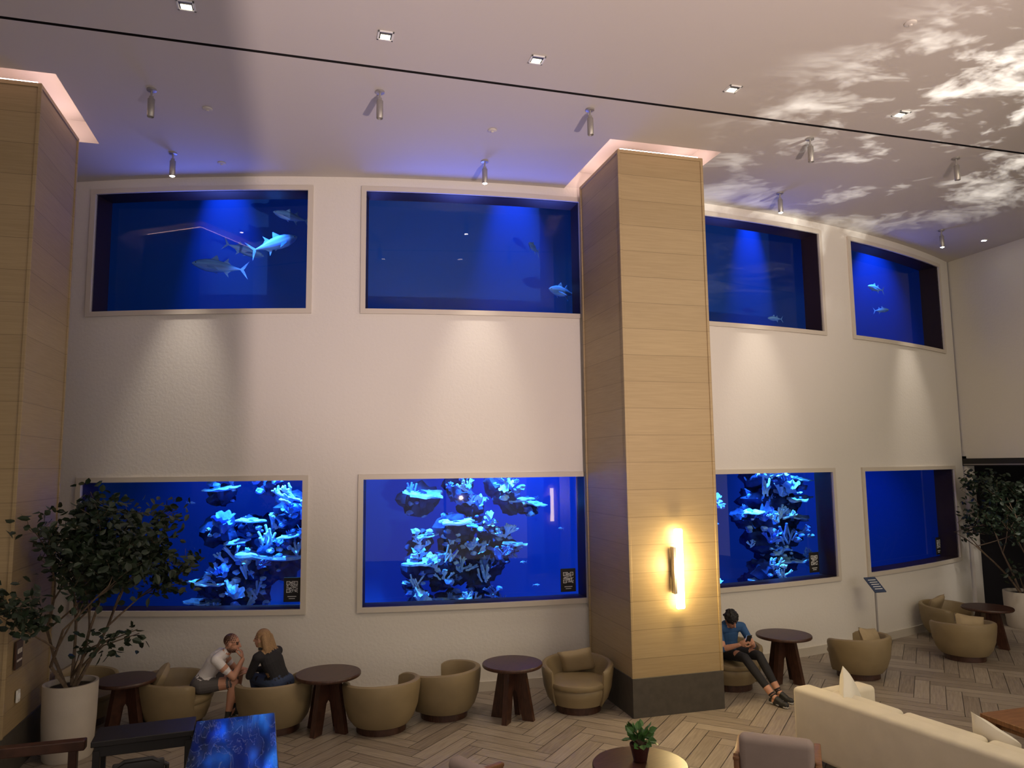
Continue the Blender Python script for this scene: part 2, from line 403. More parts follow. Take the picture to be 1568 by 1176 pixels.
bm=bmesh.new();rbox(bm,(-2.965,9.62,1.3),(.02,.2,.3),.003,mi=0);rbox(bm,(-2.952,9.62,1.34),(.006,.12,.05),0,mi=1);rbox(bm,(-2.952,9.62,1.24),(.006,.14,.02),0,mi=1);finish('restroom_sign',bm,['walnut','trim'])
bm=bmesh.new();rbox(bm,(-2.965,9.68,.84),(.02,.08,.13),.004,mi=0);rbox(bm,(-2.95,9.68,.84),(.012,.03,.06),.003,mi=0);finish('light_switch',bm,['white'])
# ceiling fixtures
K=4.5/4.43
def pend(x,y,lit):
    x*=K;y*=K
    e=empty('ceiling_spotlight',(x,y,CZ))
    bm=bmesh.new()
    lathe(bm,[(.055,0),(.055,-.02),(.02,-.028)],20)
    lathe(bm,[(.012,-.02),(.012,-.12)],10)
    finish('mount',bm,['metal'],parent=e,smooth=True)
    bm=bmesh.new()
    lathe(bm,[(.036,-.12),(.04,-.125),(.04,-.34),(.036,-.345),(.034,-.33)],24,cap=True)
    rbox(bm,(0,0,-.11),(.05,.02,.05),.004)
    if lit: ell(bm,(0,0,-.335),(.033,.033,.022),1)
    finish('barrel',bm,['metal','ledw'],parent=e,smooth=True)
    return e
for x,y in ((-1.77,9.06),(.81,8.44),(3.39,8.23),(6.64,8.26),(9.18,8.29)): pend(x,y,False)
WARM=(1.0,0.82,0.60)
for (x,y) in ((-1.82,10.9),(2.49,10.1),(7.51,10.15),(11.79,11.1)):
    e=pend(x,y,True)
    wx=x*K
    spot('wash',(x*K,y*K,CZ-.38),(wx+.05,wp(wx,3.7).y,3.7),215,(1.0,.88,.75),36,1.0,.12,e)
for (x,y) in ((-1.15,7.25),(.75,7.27),(2.4,7.31),(4.85,7.33),(7.31,7.35)):
    x*=K;y*=K
    e=empty('recessed_downlight',(x,y,CZ))
    bm=bmesh.new()
    s=.075
    for dx,dy,sx,sy in ((-s,0,.02,.17),(s,0,.02,.17),(0,-s,.17,.02),(0,s,.17,.02)): rbox(bm,(dx,dy,-.006),(sx,sy,.012),.002,1,mi=0)
    rbox(bm,(0,0,-.002),(.135,.135,.006),0,mi=2)
    rbox(bm,(0,.02,-.006),(.10,.07,.006),0,mi=1)
    finish('trim_and_lens',bm,['white','led','black'],parent=e)
    spot('beam',(x,y,CZ-.05),(x,y+.6,0),150 if x>0 else 80,WARM,75,.8,.05,e)
for (x,y) in ((-1.2,9.4),(-1.2,11.1),(2.35,9.1),(5.87,5.7)):
    bm=bmesh.new();lathe(bm,[(.06,0),(.06,-.012),(.045,-.02),(.02,-.022),(.015,-.035)],24);finish('fire_sprinkler',bm,['ceil'],loc=(x*K,y*K,CZ-.001),smooth=True)
bm=bmesh.new();lathe(bm,[(.07,0),(.07,-.01),(.05,-.012)],24);lathe(bm,[(.045,-.013),(.04,-.014)],24,mi=1);finish('recessed_downlight',bm,['white','ledw'],loc=(13.4,11.6,CZ))
# ------------------------------------------------------------ QR signs
def qr(x,z):
    bm=bmesh.new();w=.25;h=.36
    rbox(bm,(0,0,0),(w,.012,h),.004,1,mi=0)
    n=15;s=.17/n
    def cell(i,j):
        for (a,b) in ((0,0),(n-5,0),(0,n-5)):
            if a<=i<a+5 and b<=j<b+5: 
                return not (i in(a+1,a+3) and b+1<=j<=b+3 or j in(b+1,b+3) and a+1<=i<=a+3)
        return random.random()<.5
    for i in range(n):
        for j in range(n):
            if cell(i,n-1-j) : 
                xx=-.085+i*s;zz=-.045+j*s
                quadbox(bm,(xx,-.0075,zz),(xx+s,-.0075,zz),(xx+s,-.0075,zz+s),(xx,-.0075,zz+s),1)
    rbox(bm,(0,-.007,-.10),(.13,.003,.012),0,mi=1);rbox(bm,(0,-.007,-.13),(.09,.003,.01),0,mi=1)
    p=wp(x,z,TD-.075)
    finish('qr_code_sign',bm,['black','white'],loc=p,rz=wrot(x))
for x in (-.17,4.08,9.05,13.26): qr(x,1.50)
# ------------------------------------------------------------ aquarium contents
def tankpt(w,u,v,lev,d):
    a,b=wins[w];x=a+(b-a)*u;z0,z1=zr[lev];z=z0+(z1-z0)*v
    p=wp(x,z,TD)
    dirv=Vector((p.x,p.y,p.z-3.3));dirv/=math.hypot(dirv.x,dirv.y)
    return p+dirv*d
def fish(w,u,v,lev,d,L,head,pitch=0.0,big=True):
    bm=bmesh.new();n=14;prof=[(0,.004,.004),(.04,.04,.025),(.12,.085,.05),(.25,.125,.07),(.4,.135,.075),(.55,.115,.06),(.7,.075,.04),(.82,.04,.02),(.9,.018,.012),(.94,.014,.008)]
    rings=[]
    for t,hh,ww in prof:
        rings.append([bm.verts.new((t*L-L/2,ww*L*math.cos(2*pi*k/n),hh*L*math.sin(2*pi*k/n))) for k in range(n)])
    for a,b in zip(rings,rings[1:]):
        for k in range(n): bm.faces.new((a[k],a[(k+1)%n],b[(k+1)%n],b[k]))
    bm.faces.new(rings[0]);bm.faces.new(rings[-1])
    def fin(pts,th_=.006):
        vs=[bm.verts.new((p[0]*L-L/2,(p[1] if len(p)>2 else 0)*L-th_*L,p[-1]*L)) for p in pts]
        vs2=[bm.verts.new((p[0]*L-L/2,(p[1] if len(p)>2 else 0)*L+th_*L,p[-1]*L)) for p in pts]
        bm.faces.new(vs);bm.faces.new(vs2[::-1])
        m=len(pts)
        for k in range(m): bm.faces.new((vs[k],vs[(k+1)%m],vs2[(k+1)%m],vs2[k]))
    fin([(.9,0),(1.04,.16),(1.07,.19),(1.0,.04),(.97,0)]);fin([(.9,0),(.97,0),(1.0,-.04),(1.07,-.19),(1.04,-.16)])
    fin([(.33,.12),(.45,.23),(.47,.2),(.5,.11)]);fin([(.58,.1),(.68,.2),(.67,.12),(.74,.06)]);fin([(.6,-.1),(.70,-.2),(.68,-.12),(.74,-.06)])
    fin([(.27,.06,-.02),(.30,.07,-.05),(.50,.16,-.12),(.40,.08,-.03)]);fin([(.27,-.06,-.02),(.30,-.07,-.05),(.50,-.16,-.12),(.40,-.08,-.03)])
    ell(bm,(.07*L-L/2,.034*L,.015*L),(.012*L,)*3,1,sub=1);ell(bm,(.07*L-L/2,-.034*L,.015*L),(.012*L,)*3,1,sub=1)
    p=tankpt(w,u,v,lev,d)
    ob=finish('tuna_fish' if big else 'reef_fish',bm,['fish','eye'],smooth=True,loc=p)
    ob.rotation_euler=(0,pitch,head)
fish(0,.80,.60,1,.8,.85,pi+.35,.45)
fish(0,.54,.42,1,1.0,.85,.15,.05)
fish(0,.87,.82,1,1.0,.6,.2,.15)
fish(0,.66,.55,1,1.9,.7,pi+.3,-.2)
fish(1,.93,.26,1,.6,.70,.5,.0)
fish(1,.79,.62,1,1.6,.5,.9,.1)
fish(3,.42,.62,1,.7,.5,.2,.1,False);fish(3,.47,.40,1,.9,.4,pi,.1,False);fish(3,.1,.72,1,.7,.35,.2,.1,False)
fish(2,.75,.16,1,.8,.35,.1,0,False)
for (w,u,v) in ((1,.72,.3),(1,.78,.12),(1,.9,.55),(0,.25,.3),(2,.35,.7),(0,.45,.8)):
    fish(w,u,v,0,.7,.14,random.random()*.6+random.choice((0,pi)),random.uniform(-.2,.2),False)
U_=random.uniform
def blob(bm,c,s,mi,amp=.35,fr=2.5,sub=3):
    vs=ell(bm,(0,0,0),(1,1,1),0,sub=sub);seed=Vector((random.random()*50,)*3)
    for v in vs:
        n=noise.noise(v.co*fr+seed)*amp+noise.noise(v.co*fr*2.7+seed)*amp*.5
        q=v.co*(1+n);v.co=Vector((q.x*s[0]+c[0],q.y*s[1]+c[1],q.z*s[2]+c[2]))
    for f in set(f for v in vs for f in v.link_faces): f.material_index=mi
def branchcoral(bm,c,s,mi):
    def rec(p,d,l,r,dep):
        q=p+d*l
        mid=(p+q)/2+Vector((U_(-1,1),U_(-1,1),U_(-1,1)))*l*.12
        tube(bm,[p,mid,q],[r,r*.9,r*.75],6,mi)
        ell(bm,q,(r*.85,)*3,mi,sub=1)
        if dep>0:
            for _ in range(random.choice((2,3))):
                nd=(d+Vector((U_(-1,1),U_(-.6,.4),U_(-.2,.7)))*.8).normalized()
                rec(q,nd,l*.75,r*.8,dep-1)
    for _ in range(5):
        rec(Vector(c)+Vector((U_(-.3,.3)*s,0,U_(-.2,.1)*s)),Vector((U_(-1.1,1.1),U_(-.7,.1),U_(.1,1))).normalized(),s*.34,s*.085,2)
def plate(bm,c,s,mi):
    n,m=40,6;ph=[U_(0,6.28) for _ in range(4)];tx,ty=U_(-.12,.12),U_(.05,.25)
    def pt(a,t,lo):
        rr=1+.16*math.sin(2*a+ph[0])+.12*math.sin(5*a+ph[1])+.08*math.sin(9*a+ph[2])
        x,y=math.cos(a)*rr*t*s,math.sin(a)*rr*t*s*.75
        z=t*t*.10*s+.03*s*math.sin(7*a+ph[3])*t+tx*x+ty*y
        return Vector((c[0]+x,c[1]+y,c[2]+z-(lo*(.16-.07*t)*s)))
    for lo in (0,1):
        rings=[[bm.verts.new(pt(2*pi*i/n,t/m,lo)) for i in range(n)] for t in range(1,m+1)]
        cv=bm.verts.new(pt(0,0,lo))
        for i in range(n): bm.faces.new((cv,rings[0][i],rings[0][(i+1)%n])).material_index=mi
        for q,w_ in zip(rings,rings[1:]):
            for i in range(n): bm.faces.new((q[i],w_[i],w_[(i+1)%n],q[(i+1)%n])).material_index=mi
        if lo==0: top=rings[-1]
        else:
            for i in range(n): bm.faces.new((top[i],rings[-1][i],rings[-1][(i+1)%n],top[(i+1)%n])).material_index=mi
    p=Vector(c);tube(bm,[p+Vector((0,.0,-.03*s)),p+Vector((0,.25*s,-.55*s))],[.26*s,.18*s],8,0)
def lettuce(bm,c,s,mi):
    for _ in range(4):
        n,m=26,6;ph=U_(0,6.28);a0=U_(0,6.28);span=U_(2.2,4.2);lean=Vector((U_(-.5,.5),U_(-.6,.1),U_(.5,1))).normalized();x,y=frame(lean)
        o=Vector(c)+Vector((U_(-.35,.35),U_(-.3,.1),U_(-.35,.25)))*s
        g=[]
        for j in range(m+1):
            t=j/m;row=[]
            for i in range(n+1):
                a=a0+span*i/n;r=(.12+.42*t)*s*(1+.12*math.sin(6*a+ph)*t)
                row.append(bm.verts.new(o+x*r*math.cos(a)+y*r*math.sin(a)+lean*(t**.7*.42*s+.06*s*math.sin(9*a+ph)*t)))
            g.append(row)
        for j in range(m):
            for i in range(n): bm.faces.new((g[j][i],g[j][i+1],g[j+1][i+1],g[j+1][i])).material_index=mi
def sponge(bm,c,s,mi):
    for _ in range(8):
        d=Vector((U_(-.7,.7),U_(-.5,.2),1)).normalized();h=s*U_(.5,1.2)
        p=Vector(c)+Vector((U_(-1,1),U_(-.5,.5),U_(-.8,.1)))*s*.35
        tube(bm,[p,p+d*h*.5,p+d*h],[s*.05,s*.07,s*.085],8,mi);ell(bm,p+d*h,(s*.085,)*3,mi,sub=2)
reef={0:[(.58,.90,.22,'p'),(.80,.97,.2,'l'),(.92,.80,.34,'b'),(.97,.70,.28,'b'),(.57,.62,.28,'l'),(.72,.66,.19,'p'),(.84,.62,.32,'b'),(.96,.55,.22,'l'),(.66,.50,.18,'p'),(.80,.50,.22,'s'),(.83,.40,.44,'p'),(.95,.42,.2,'s'),(.64,.38,.28,'b'),(.60,.25,.24,'l'),(.54,.20,.22,'p'),(.72,.26,.28,'s'),(.76,.32,.2,'b'),(.52,.06,.24,'p'),(.66,.10,.26,'l'),(.74,.12,.25,'s'),(.60,.0,.24,'b'),(.72,.0,.24,'l'),(.90,.54,.17,'p'),(.88,.72,.2,'l')],
1:[(.27,.84,.32,'p'),(.44,.97,.25,'s'),(.50,.78,.22,'l'),(.46,.88,.2,'b'),(.64,.94,.24,'b'),(.70,.78,.2,'p'),(.78,.75,.16,'p'),(.66,.86,.2,'l'),(.42,.62,.26,'p'),(.47,.58,.22,'b'),(.28,.52,.16,'p'),(.26,.46,.18,'b'),(.27,.33,.30,'p'),(.31,.31,.2,'l'),(.38,.34,.18,'s'),(.44,.26,.24,'b'),(.36,.20,.18,'b'),(.62,.50,.28,'b'),(.68,.44,.17,'p'),(.57,.30,.30,'l'),(.54,.18,.2,'s'),(.27,.05,.2,'l'),(.24,.15,.15,'s'),(.40,.03,.24,'p'),(.48,.0,.25,'b'),(.63,.36,.2,'b'),(.50,.42,.2,'l'),(.40,.48,.18,'s'),(.56,.62,.18,'l'),(.58,.06,.2,'b')],
2:[(.25,.85,.2,'b'),(.30,.70,.2,'l'),(.27,.5,.2,'b'),(.66,.97,.28,'l'),(.78,.93,.28,'b'),(.88,.90,.18,'p'),(.62,.78,.24,'s'),(.74,.74,.32,'l'),(.86,.72,.22,'p'),(.60,.60,.30,'l'),(.70,.55,.30,'b'),(.84,.56,.2,'p'),(.54,.62,.16,'p'),(.64,.40,.25,'l'),(.76,.36,.25,'s'),(.86,.42,.2,'b'),(.80,.18,.28,'p'),(.88,.22,.15,'b'),(.66,.14,.22,'b'),(.60,.02,.24,'p'),(.25,.08,.2,'l'),(.72,.05,.2,'b'),(.70,.26,.2,'l')]}
KIND={'p':plate,'l':lettuce,'b':branchcoral,'s':sponge}
for w,items in reef.items():
    bm=bmesh.new()
    for (u,v,s,t) in items:
        d=U_(.5,1.1);c=tankpt(w,u,v,0,d)
        mi=1 if (t=='p' or random.random()<.6) else 2
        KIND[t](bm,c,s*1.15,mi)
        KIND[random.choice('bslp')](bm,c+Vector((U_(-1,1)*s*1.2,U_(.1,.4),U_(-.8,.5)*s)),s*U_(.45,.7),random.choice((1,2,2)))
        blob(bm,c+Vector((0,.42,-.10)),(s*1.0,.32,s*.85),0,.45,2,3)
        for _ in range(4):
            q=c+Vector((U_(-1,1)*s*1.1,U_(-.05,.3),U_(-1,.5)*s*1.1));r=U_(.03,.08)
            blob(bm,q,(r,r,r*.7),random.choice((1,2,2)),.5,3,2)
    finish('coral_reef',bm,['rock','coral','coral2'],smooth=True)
# tank lights
for X,tx,d0,d1 in ((-2.75,-2.75,2.7,3.4),(4.07,4.07,2.7,3.4),(11.47,11.47,2.7,3.4),(15.75,16.5,2.5,2.5)):
    spot('tank_beam',wp(X,10.75,d0),wp(tx,7.6,d1),1250,(0.03,0.17,1.0),33,1.0,.05)
for X in (-1.5,3,7.5,11.5,15):
    spot('upper_water_light',wp(X,9.0,1.0),wp(X,7.0,3.4),22,(0.02,0.12,1.0),130,1.0,.1)
for x,e in ((-2.6,.08),(-1.0,1),(0.0,1),(1.6,.8),(2.9,1.1),(4.2,.35),(6.3,.6),(7.6,1),(8.8,1)):
    spot('reef_light',wp(x,4.5,.5),wp(x,1.8,1.2),1900*e,(0.11,0.42,1.0),58,.9,.05)
for x,e in ((-2.4,.5),(.2,.5),(2.6,.6),(4.2,1.8),(7.5,.6),(12,.8),(15,1.0)):
    spot('water_light',wp(x,4.6,2.0),wp(x,1.9,3.4),260*e,(0.02,0.13,1.0),100,1.0,.05)
for x in (-1.0,3.9,12.0):
    spot('fish_light',wp(x,7.7,.6),wp(x+.2,5.6,1.9),230,(.12,.4,1),70,.8,.05)
for x,e in ((-1.6,1.1),(0.6,1.5),(2.4,1.3),(4.0,1),(7.6,.6),(11.5,.4)):
    spot('tank_glow',wp(x,6.6,.75),wp(x,8.2,-.9),110*e,(.12,.18,1.0),110,1.0,.5)
# ------------------------------------------------------------ furniture
def tub_chair(x,y,face,cushion=None,name='tub_armchair',s=1.08,matk='fab'):
    e=empty(name,(x,y,0),face-pi/2)
    e.scale=(s,s,.87)
    bm=bmesh.new();n=44;rings=[]
    A=math.radians(128)
    for i in range(n+1):
        ph=-A+2*A*i/n
        tt=abs(ph)/A
        H=.74-.07*tt**2
        endr=1.0
        if i in(0,n): endr=.35
        elif i in(1,n-1): endr=.75
        elif i in (2,n-2): endr=.93
        sec=[(.33,.11),(.385,.2),(.43,.36),(.452,.55),(.46,H-.06),(.453,H-.018),(.425,H),(.395,H-.012),(.378,H-.06),(.36,.55),(.345,.42),(.30,.2),(.28,.11)]
        mr=sum(a for a,b in sec)/len(sec)
        ring=[]
        for r,z in sec:
            r=mr+(r-mr)*endr
            zz=z if z<.3 else z-(1-endr)*.06
            ring.append(bm.verts.new((r*math.sin(ph),-r*math.cos(ph),zz)))
        rings.append(ring)
    m=len(rings[0])
    for a,b in zip(rings,rings[1:]):
        for k in range(m): bm.faces.new((a[k],a[(k+1)%m],b[(k+1)%m],b[k]))
    bm.faces.new(rings[0]);bm.faces.new(rings[-1][::-1])
    finish('shell',bm,[matk],parent=e,smooth=True)
    bm=bmesh.new()
    lathe(bm,[(.28,.10),(.33,.12),(.37,.25),(.385,.34),(.37,.37),(.3,.375)],40)
    lathe(bm,[(.30,.36),(.365,.375),(.38,.41),(.37,.45),(.33,.47),(.2,.485),(.02,.49)],40,c=(0,.03,0))
    finish('seat',bm,[matk],parent=e,smooth=True)
    bm=bmesh.new();lathe(bm,[(.29,0),(.29,.12)],32);finish('plinth',bm,['walnut'],parent=e,smooth=True)
    if cushion:
        bm=bmesh.new();mt=Matrix.Translation((0,-.22,.66))@Matrix.Rotation(cushion,4,'Y')@Matrix.Rotation(math.radians(68),4,'X')
        pillow(bm,mt,.44,.42,.14);finish('throw_cushion',bm,['cush'],parent=e,smooth=True)
    return e
def d2a(dx,dy): return math.atan2(dy,dx)
tub_chair(-1.50,10.88,d2a(1,-.05),.2)
tub_chair(-.27,10.36,d2a(-.45,1))
tub_chair(1.04,9.95,d2a(-.25,1))
tub_chair(1.90,10.22,d2a(-.75,.7))
tub_chair(3.70,9.92,d2a(-.35,-1),.2)
tub_chair(6.22,10.17,d2a(.05,-1),.15)
tub_chair(8.40,10.05,d2a(-.35,1),.2)
tub_chair(10.80,10.35,d2a(.35,1),.2)
tub_chair(11.75,11.55,d2a(.3,-1),.2)
tub_chair(-2.75,11.35,d2a(.9,-.4),.2)
def round_table(x,y,r=.41,h=.70,rot=.3):
    e=empty('round_side_table',(x,y,0),rot)
    bm=bmesh.new();lathe(bm,[(r-.05,h-.05),(r-.008,h-.042),(r,h-.03),(r,h-.01),(r-.008,h),(.01,h)],56);finish('top',bm,['walnut'],parent=e,smooth=True)
    bm=bmesh.new()
    for k in range(4):
        a=k*pi/2;rt=Matrix.Rotation(a,3,'Z')
        t=.035
        P=[(.0,h-.05),(.18,h-.05),(.30,0),(.15,0),(.07,.35),(0,.42)]
        v1=[bm.verts.new(rt@Vector((p[0],-t,p[1]))) for p in P];v2=[bm.verts.new(rt@Vector((p[0],t,p[1]))) for p in P]
        bm.faces.new(v1);bm.faces.new(v2[::-1])
        for i in range(6): bm.faces.new((v1[i],v1[(i+1)%6],v2[(i+1)%6],v2[i]))
    finish('legs',bm,['walnut'],parent=e)
    return e
round_table(-2.08,10.72,.36,.68,.9);round_table(.38,10.08,.41,.71,.85);round_table(2.74,9.80,.40,.71,.9);round_table(7.14,10.12,.41,.70,.4);round_table(11.85,10.8,.41,.70,.4)
round_table(2.92,6.30,.42,.68,.3)
def sofa():
    e=empty('cream_sofa',(5.36,7.5,0),math.radians(10))
    Ls=3.1
    bm=bmesh.new()
    rbox(bm,(.13,-Ls/2,.45),(.26,Ls,.70),.05,4)
    rbox(bm,(.55,-.13,.42),(1.0,.26,.62),.05,4)
    rbox(bm,(.55,-Ls+.13,.42),(1.0,.26,.62),.05,4)
    rbox(bm,(.55,-Ls/2,.22),(.98,Ls-.1,.24),.03,3)
    finish('frame',bm,['cream'],parent=e,smooth=True)
    bm=bmesh.new()
    w=(Ls-.54)/3
    for i in range(3):
        yc=-.27-w*(i+.5)
        rbox(bm,(.66,yc,.41),(.80,w-.01,.17),.05,4)
        rbox(bm,(.33,yc,.62),(.20,w-.02,.34),.06,4,rot=Matrix.Rotation(-.12,3,'Y'))
    finish('cushions',bm,['cream'],parent=e,smooth=True)
    bm=bmesh.new()
    for x in (.1,.95):
        for y in (-.12,-Ls+.12): rbox(bm,(x,y,.05),(.06,.06,.11),.005,1)
    finish('feet',bm,['walnut'],parent=e)
    bm=bmesh.new()
    pillow(bm,Matrix.Translation((.45,-.42,.70))@Matrix.Rotation(.55,4,'Z')@Matrix.Rotation(math.radians(75),4,'X')@Matrix.Rotation(.5,4,'Z'),.5,.5,.16)
    pillow(bm,Matrix.Translation((.52,-1.95,.66))@Matrix.Rotation(1.35,4,'Z')@Matrix.Rotation(math.radians(70),4,'X')@Matrix.Rotation(.3,4,'Z'),.5,.5,.16)
    finish('pillows',bm,['pillow'],parent=e,smooth=True)
sofa()
e=empty('wood_coffee_table',(8.05,6.45,0),math.radians(0))
bm=bmesh.new()
rbox(bm,(0,0,.43),(1.2,1.1,.06),.008,2)
rbox(bm,(0,0,.36),(1.0,.9,.08),.004,1)
for x in (-.5,.5):
    for y in (-.45,.45): rbox(bm,(x,y,.2),(.1,.1,.40),.006,1)
finish('top_and_legs',bm,['wood'],parent=e)
def lounge(x,y,face,s=1.0):
    e=empty('wood_frame_armchair',(x,y,0),face-pi/2);e.scale=(s,s,s)
    bm=bmesh.new()
    rbox(bm,(0,.02,.38),(.60,.62,.16),.05,4);rbox(bm,(0,-.29,.60),(.64,.15,.50),.06,5,rot=Matrix.Rotation(.16,3,'X'))
    finish('upholstery',bm,['lav'],parent=e,smooth=True)
    bm=bmesh.new()
    for sx in (-1,1):
        rbox(bm,(sx*.35,-.05,.62),(.06,.60,.035),.01,2);rbox(bm,(sx*.35,.22,.31),(.045,.05,.62),.008,2);rbox(bm,(sx*.35,-.30,.33),(.05,.06,.66),.008,2)
    rbox(bm,(0,.22,.28),(.70,.04,.06),.005,1);rbox(bm,(0,-.28,.28),(.70,.04,.06),.005,1)
    finish('wood_frame',bm,['wood'],parent=e,smooth=True)
lounge(4.36,6.36,d2a(.75,1),1.0)
lounge(1.72,6.40,d2a(1,.45),1.0)
e=empty('marble_counter_table',(-.5,6.75,0),math.radians(3))
bm=bmesh.new();rbox(bm,(0,0,.87),(.72,2.5,.06),.008,2);finish('top',bm,['marble'],parent=e)
bm=bmesh.new()
rbox(bm,(0,0,.79),(.62,2.3,.1),.005,1)
for x in (-.27,.27):
    for y in (-1.1,1.1): rbox(bm,(x,y,.4),(.07,.07,.78),.005,1)
rbox(bm,(0,0,.15),(.5,2.2,.05),.005,1)
finish('base',bm,['black'],parent=e)
e=empty('dark_console_table',(-1.36,7.95,0),math.radians(4))
bm=bmesh.new();rbox(bm,(0,0,.86),(.85,.42,.05),.006,2);rbox(bm,(0,0,.79),(.8,.36,.1),.004,1)
for x in (-.38,.38):
    for y in (-.16,.16): rbox(bm,(x,y,.4),(.06,.06,.8),.004,1)
rbox(bm,(0,0,.25),(.78,.34,.04),.004,1)
finish('table',bm,['black'],parent=e)
for (x,y) in ((-1.25,7.15),(-1.95,7.1)):
    e=empty('bar_stool',(x,y,0),.1)
    bm=bmesh.new()
    rbox(bm,(0,0,.68),(.42,.42,.07),.03,4)
    tube(bm,[(-.2,-.2,.68),(-.21,-.24,.9),(-.1,-.26,.97),(.1,-.26,.97),(.21,-.24,.9),(.2,-.2,.68)],.018,8)
    rbox(bm,(0,-.25,.9),(.38,.03,.12),.012,3)
    for sx in (-1,1):
        for sy in (-1,1): tube(bm,[(sx*.17,sy*.17,.66),(sx*.22,sy*.22,0)],.016,8)
    for a,b in (((-.2,-.2),(.2,-.2)),((.2,-.2),(.2,.2)),((.2,.2),(-.2,.2)),((-.2,.2),(-.2,-.2))): tube(bm,[(a[0],a[1],.25),(b[0],b[1],.25)],.01,6)
    finish('stool_frame',bm,['black'],parent=e,smooth=True)
bm=bmesh.new();rbox(bm,(-2.45,7.9,.82),(1.2,.10,.09),.01,2)
for x in (-3.0,-1.95): rbox(bm,(x,7.9,.4),(.07,.07,.8),.006,1)
rbox(bm,(-2.45,7.9,.45),(1.0,.05,.06),.006,1)
finish('wood_railing',bm,['walnut'])
# ------------------------------------------------------------ plants
def leafs(bm,p,L,W,mi,d=None):
    d=(d or Vector((U_(-1,1),U_(-1,1),U_(-.9,.5)))).normalized()
    x,y=frame(d);a=random.random()*2*pi;sx=(x*math.cos(a)+y*math.sin(a));up=sx.cross(d)
    P=[p,p+d*L*.3+sx*W*.42+up*W*.12,p+d*L*.65+sx*W*.40+up*W*.12,p+d*L,p+d*L*.65-sx*W*.40+up*W*.12,p+d*L*.3-sx*W*.42+up*W*.12]
    v=[bm.verts.new(q) for q in P]
    f=bm.faces.new((v[0],v[1],v[2],v[3]));f.material_index=mi
    f=bm.faces.new((v[0],v[3],v[4],v[5]));f.material_index=mi
def ficus(name,x,y,potr,poth,top,spread,nl,seed,pots='pot',ok=lambda p:True):
    random.seed(seed)
    e=empty(name,(x,y,0))
    bm=bmesh.new()
    r=potr
    lathe(bm,[(r*.86,0),(r*.9,.02),(r*.98,poth*.5),(r,poth-.03),(r,poth),(r-.03,poth),(r-.035,poth-.06)],48,cap=False)
    lathe(bm,[(r-.03,poth-.07),(.01,poth-.05)],32,mi=1)
    lathe(bm,[(.01,.003),(r*.86,.003)],32,cap=False)
    finish('planter_pot',bm,[pots,'soil'],parent=e,smooth=True)
    bm=bmesh.new();ends=[]
    O=Vector((x,y,0))
    def grow(p,d,l,r,dep):
        pts=[p];q=p
        dd=d.copy()
        for i in range(3):
            dd=(dd+Vector((U_(-1,1),U_(-1,1),U_(-.3,.6)))*.18).normalized()
            q2=q+dd*l/3
            if not ok(q2+O):
                dd=Vector((-dd.x*.3,-abs(dd.y),dd.z*.4)).normalized();q2=q+dd*l/3
                if not ok(q2+O): break
            q=q2;pts.append(q)
        if len(pts)<2: return
        tube(bm,pts,[r,r*.88,r*.76,r*.62][:len(pts)],7)
        if dep<=1: ends.extend(pts[1:])
        if dep>0:
            for _ in range(3):
                az=random.random()*2*pi
                nd=(dd*.8+Vector((math.cos(az),math.sin(az)*.8,U_(-.25,.6)))*.75).normalized()
                grow(pts[-random.choice((1,2))] if len(pts)>2 else pts[-1],nd,l*.62,r*.55,dep-1)
    H=top-poth
    for k in range(5):
        a=k*2*pi/5+.4
        d=Vector((math.cos(a)*spread*.48,math.sin(a)*spread*.3,1)).normalized()
        grow(Vector((math.cos(a)*.05,math.sin(a)*.05,poth-.07)),d,H*.52,.022,3)
    for a in (-.25,.5,-.9,5.1,3.9):
        p0=Vector((0,0,poth+.05));p1=p0+Vector((math.cos(a)*.35,math.sin(a)*.2,.35));p2=p1+Vector((math.cos(a)*.4,math.sin(a)*.15,.12));
        if not ok(p2+O): continue
        tube(bm,[p0,p1,p2],[.014,.01,.006],6);ends+= [p2,p1*.4+p2*.6,p2+Vector((.05,0,-.1))]
    finish('branches',bm,['bark'],parent=e,smooth=True)
    bm=bmesh.new()
    for _ in range(nl):
        p=random.choice(ends)+Vector((random.gauss(0,.09),random.gauss(0,.09),random.gauss(0,.09)))
        if not ok(p+O+Vector((-.1,0,0))) or not ok(p+O+Vector((0,.1,0))): continue
        leafs(bm,p,U_(.08,.13),U_(.055,.085),0)
    finish('leaves',bm,['leaf'],parent=e)
def okL(p): return not(p.x<-2.9 and p.y>9.2) and p.y<11.7
def okR(p): return 13.0<p.x<15.6 and p.y<12.6 and p.z<3.15
ficus('potted_ficus_tree',-2.56,10.12,.29,.84,2.95,1.2,3400,11,ok=okL)
ficus('potted_ficus_tree',13.95,11.85,.36,.7,3.1,1.2,3200,23,ok=okR)
random.seed(5)
e=empty('small_potted_plant',(2.95,6.36,.682))
bm=bmesh.new();lathe(bm,[(.055,0),(.06,.005),(.085,.12),(.09,.13),(.09,.145),(.078,.145),(.075,.12)],28,cap=False);lathe(bm,[(.075,.12),(.01,.13)],20,mi=1);lathe(bm,[(.01,.001),(.055,.001)],20,cap=False);finish('pot',bm,['potr','soil'],parent=e,smooth=True)
bm=bmesh.new()
for i in range(46):
    a=random.random()*2*pi;el=U_(.3,1.3);d=Vector((math.cos(a)*math.cos(el),math.sin(a)*math.cos(el),math.sin(el)))
    b=Vector((0,0,.13));m=b+d*U_(.05,.15)
    tube(bm,[b,m],[.003,.002],4,1);leafs(bm,m,.085,.07,0,(d+Vector((0,0,-.5))).normalized())
finish('foliage',bm,['leaf2','bark'],parent=e)
e=empty('info_sign_stand',(9.75,11.12,0))
bm=bmesh.new();lathe(bm,[(.15,0),(.15,.012),(.02,.02)],32);tube(bm,[(0,0,.01),(0,0,1.1)],.017,12);finish('pole',bm,['metal'],parent=e,smooth=True)
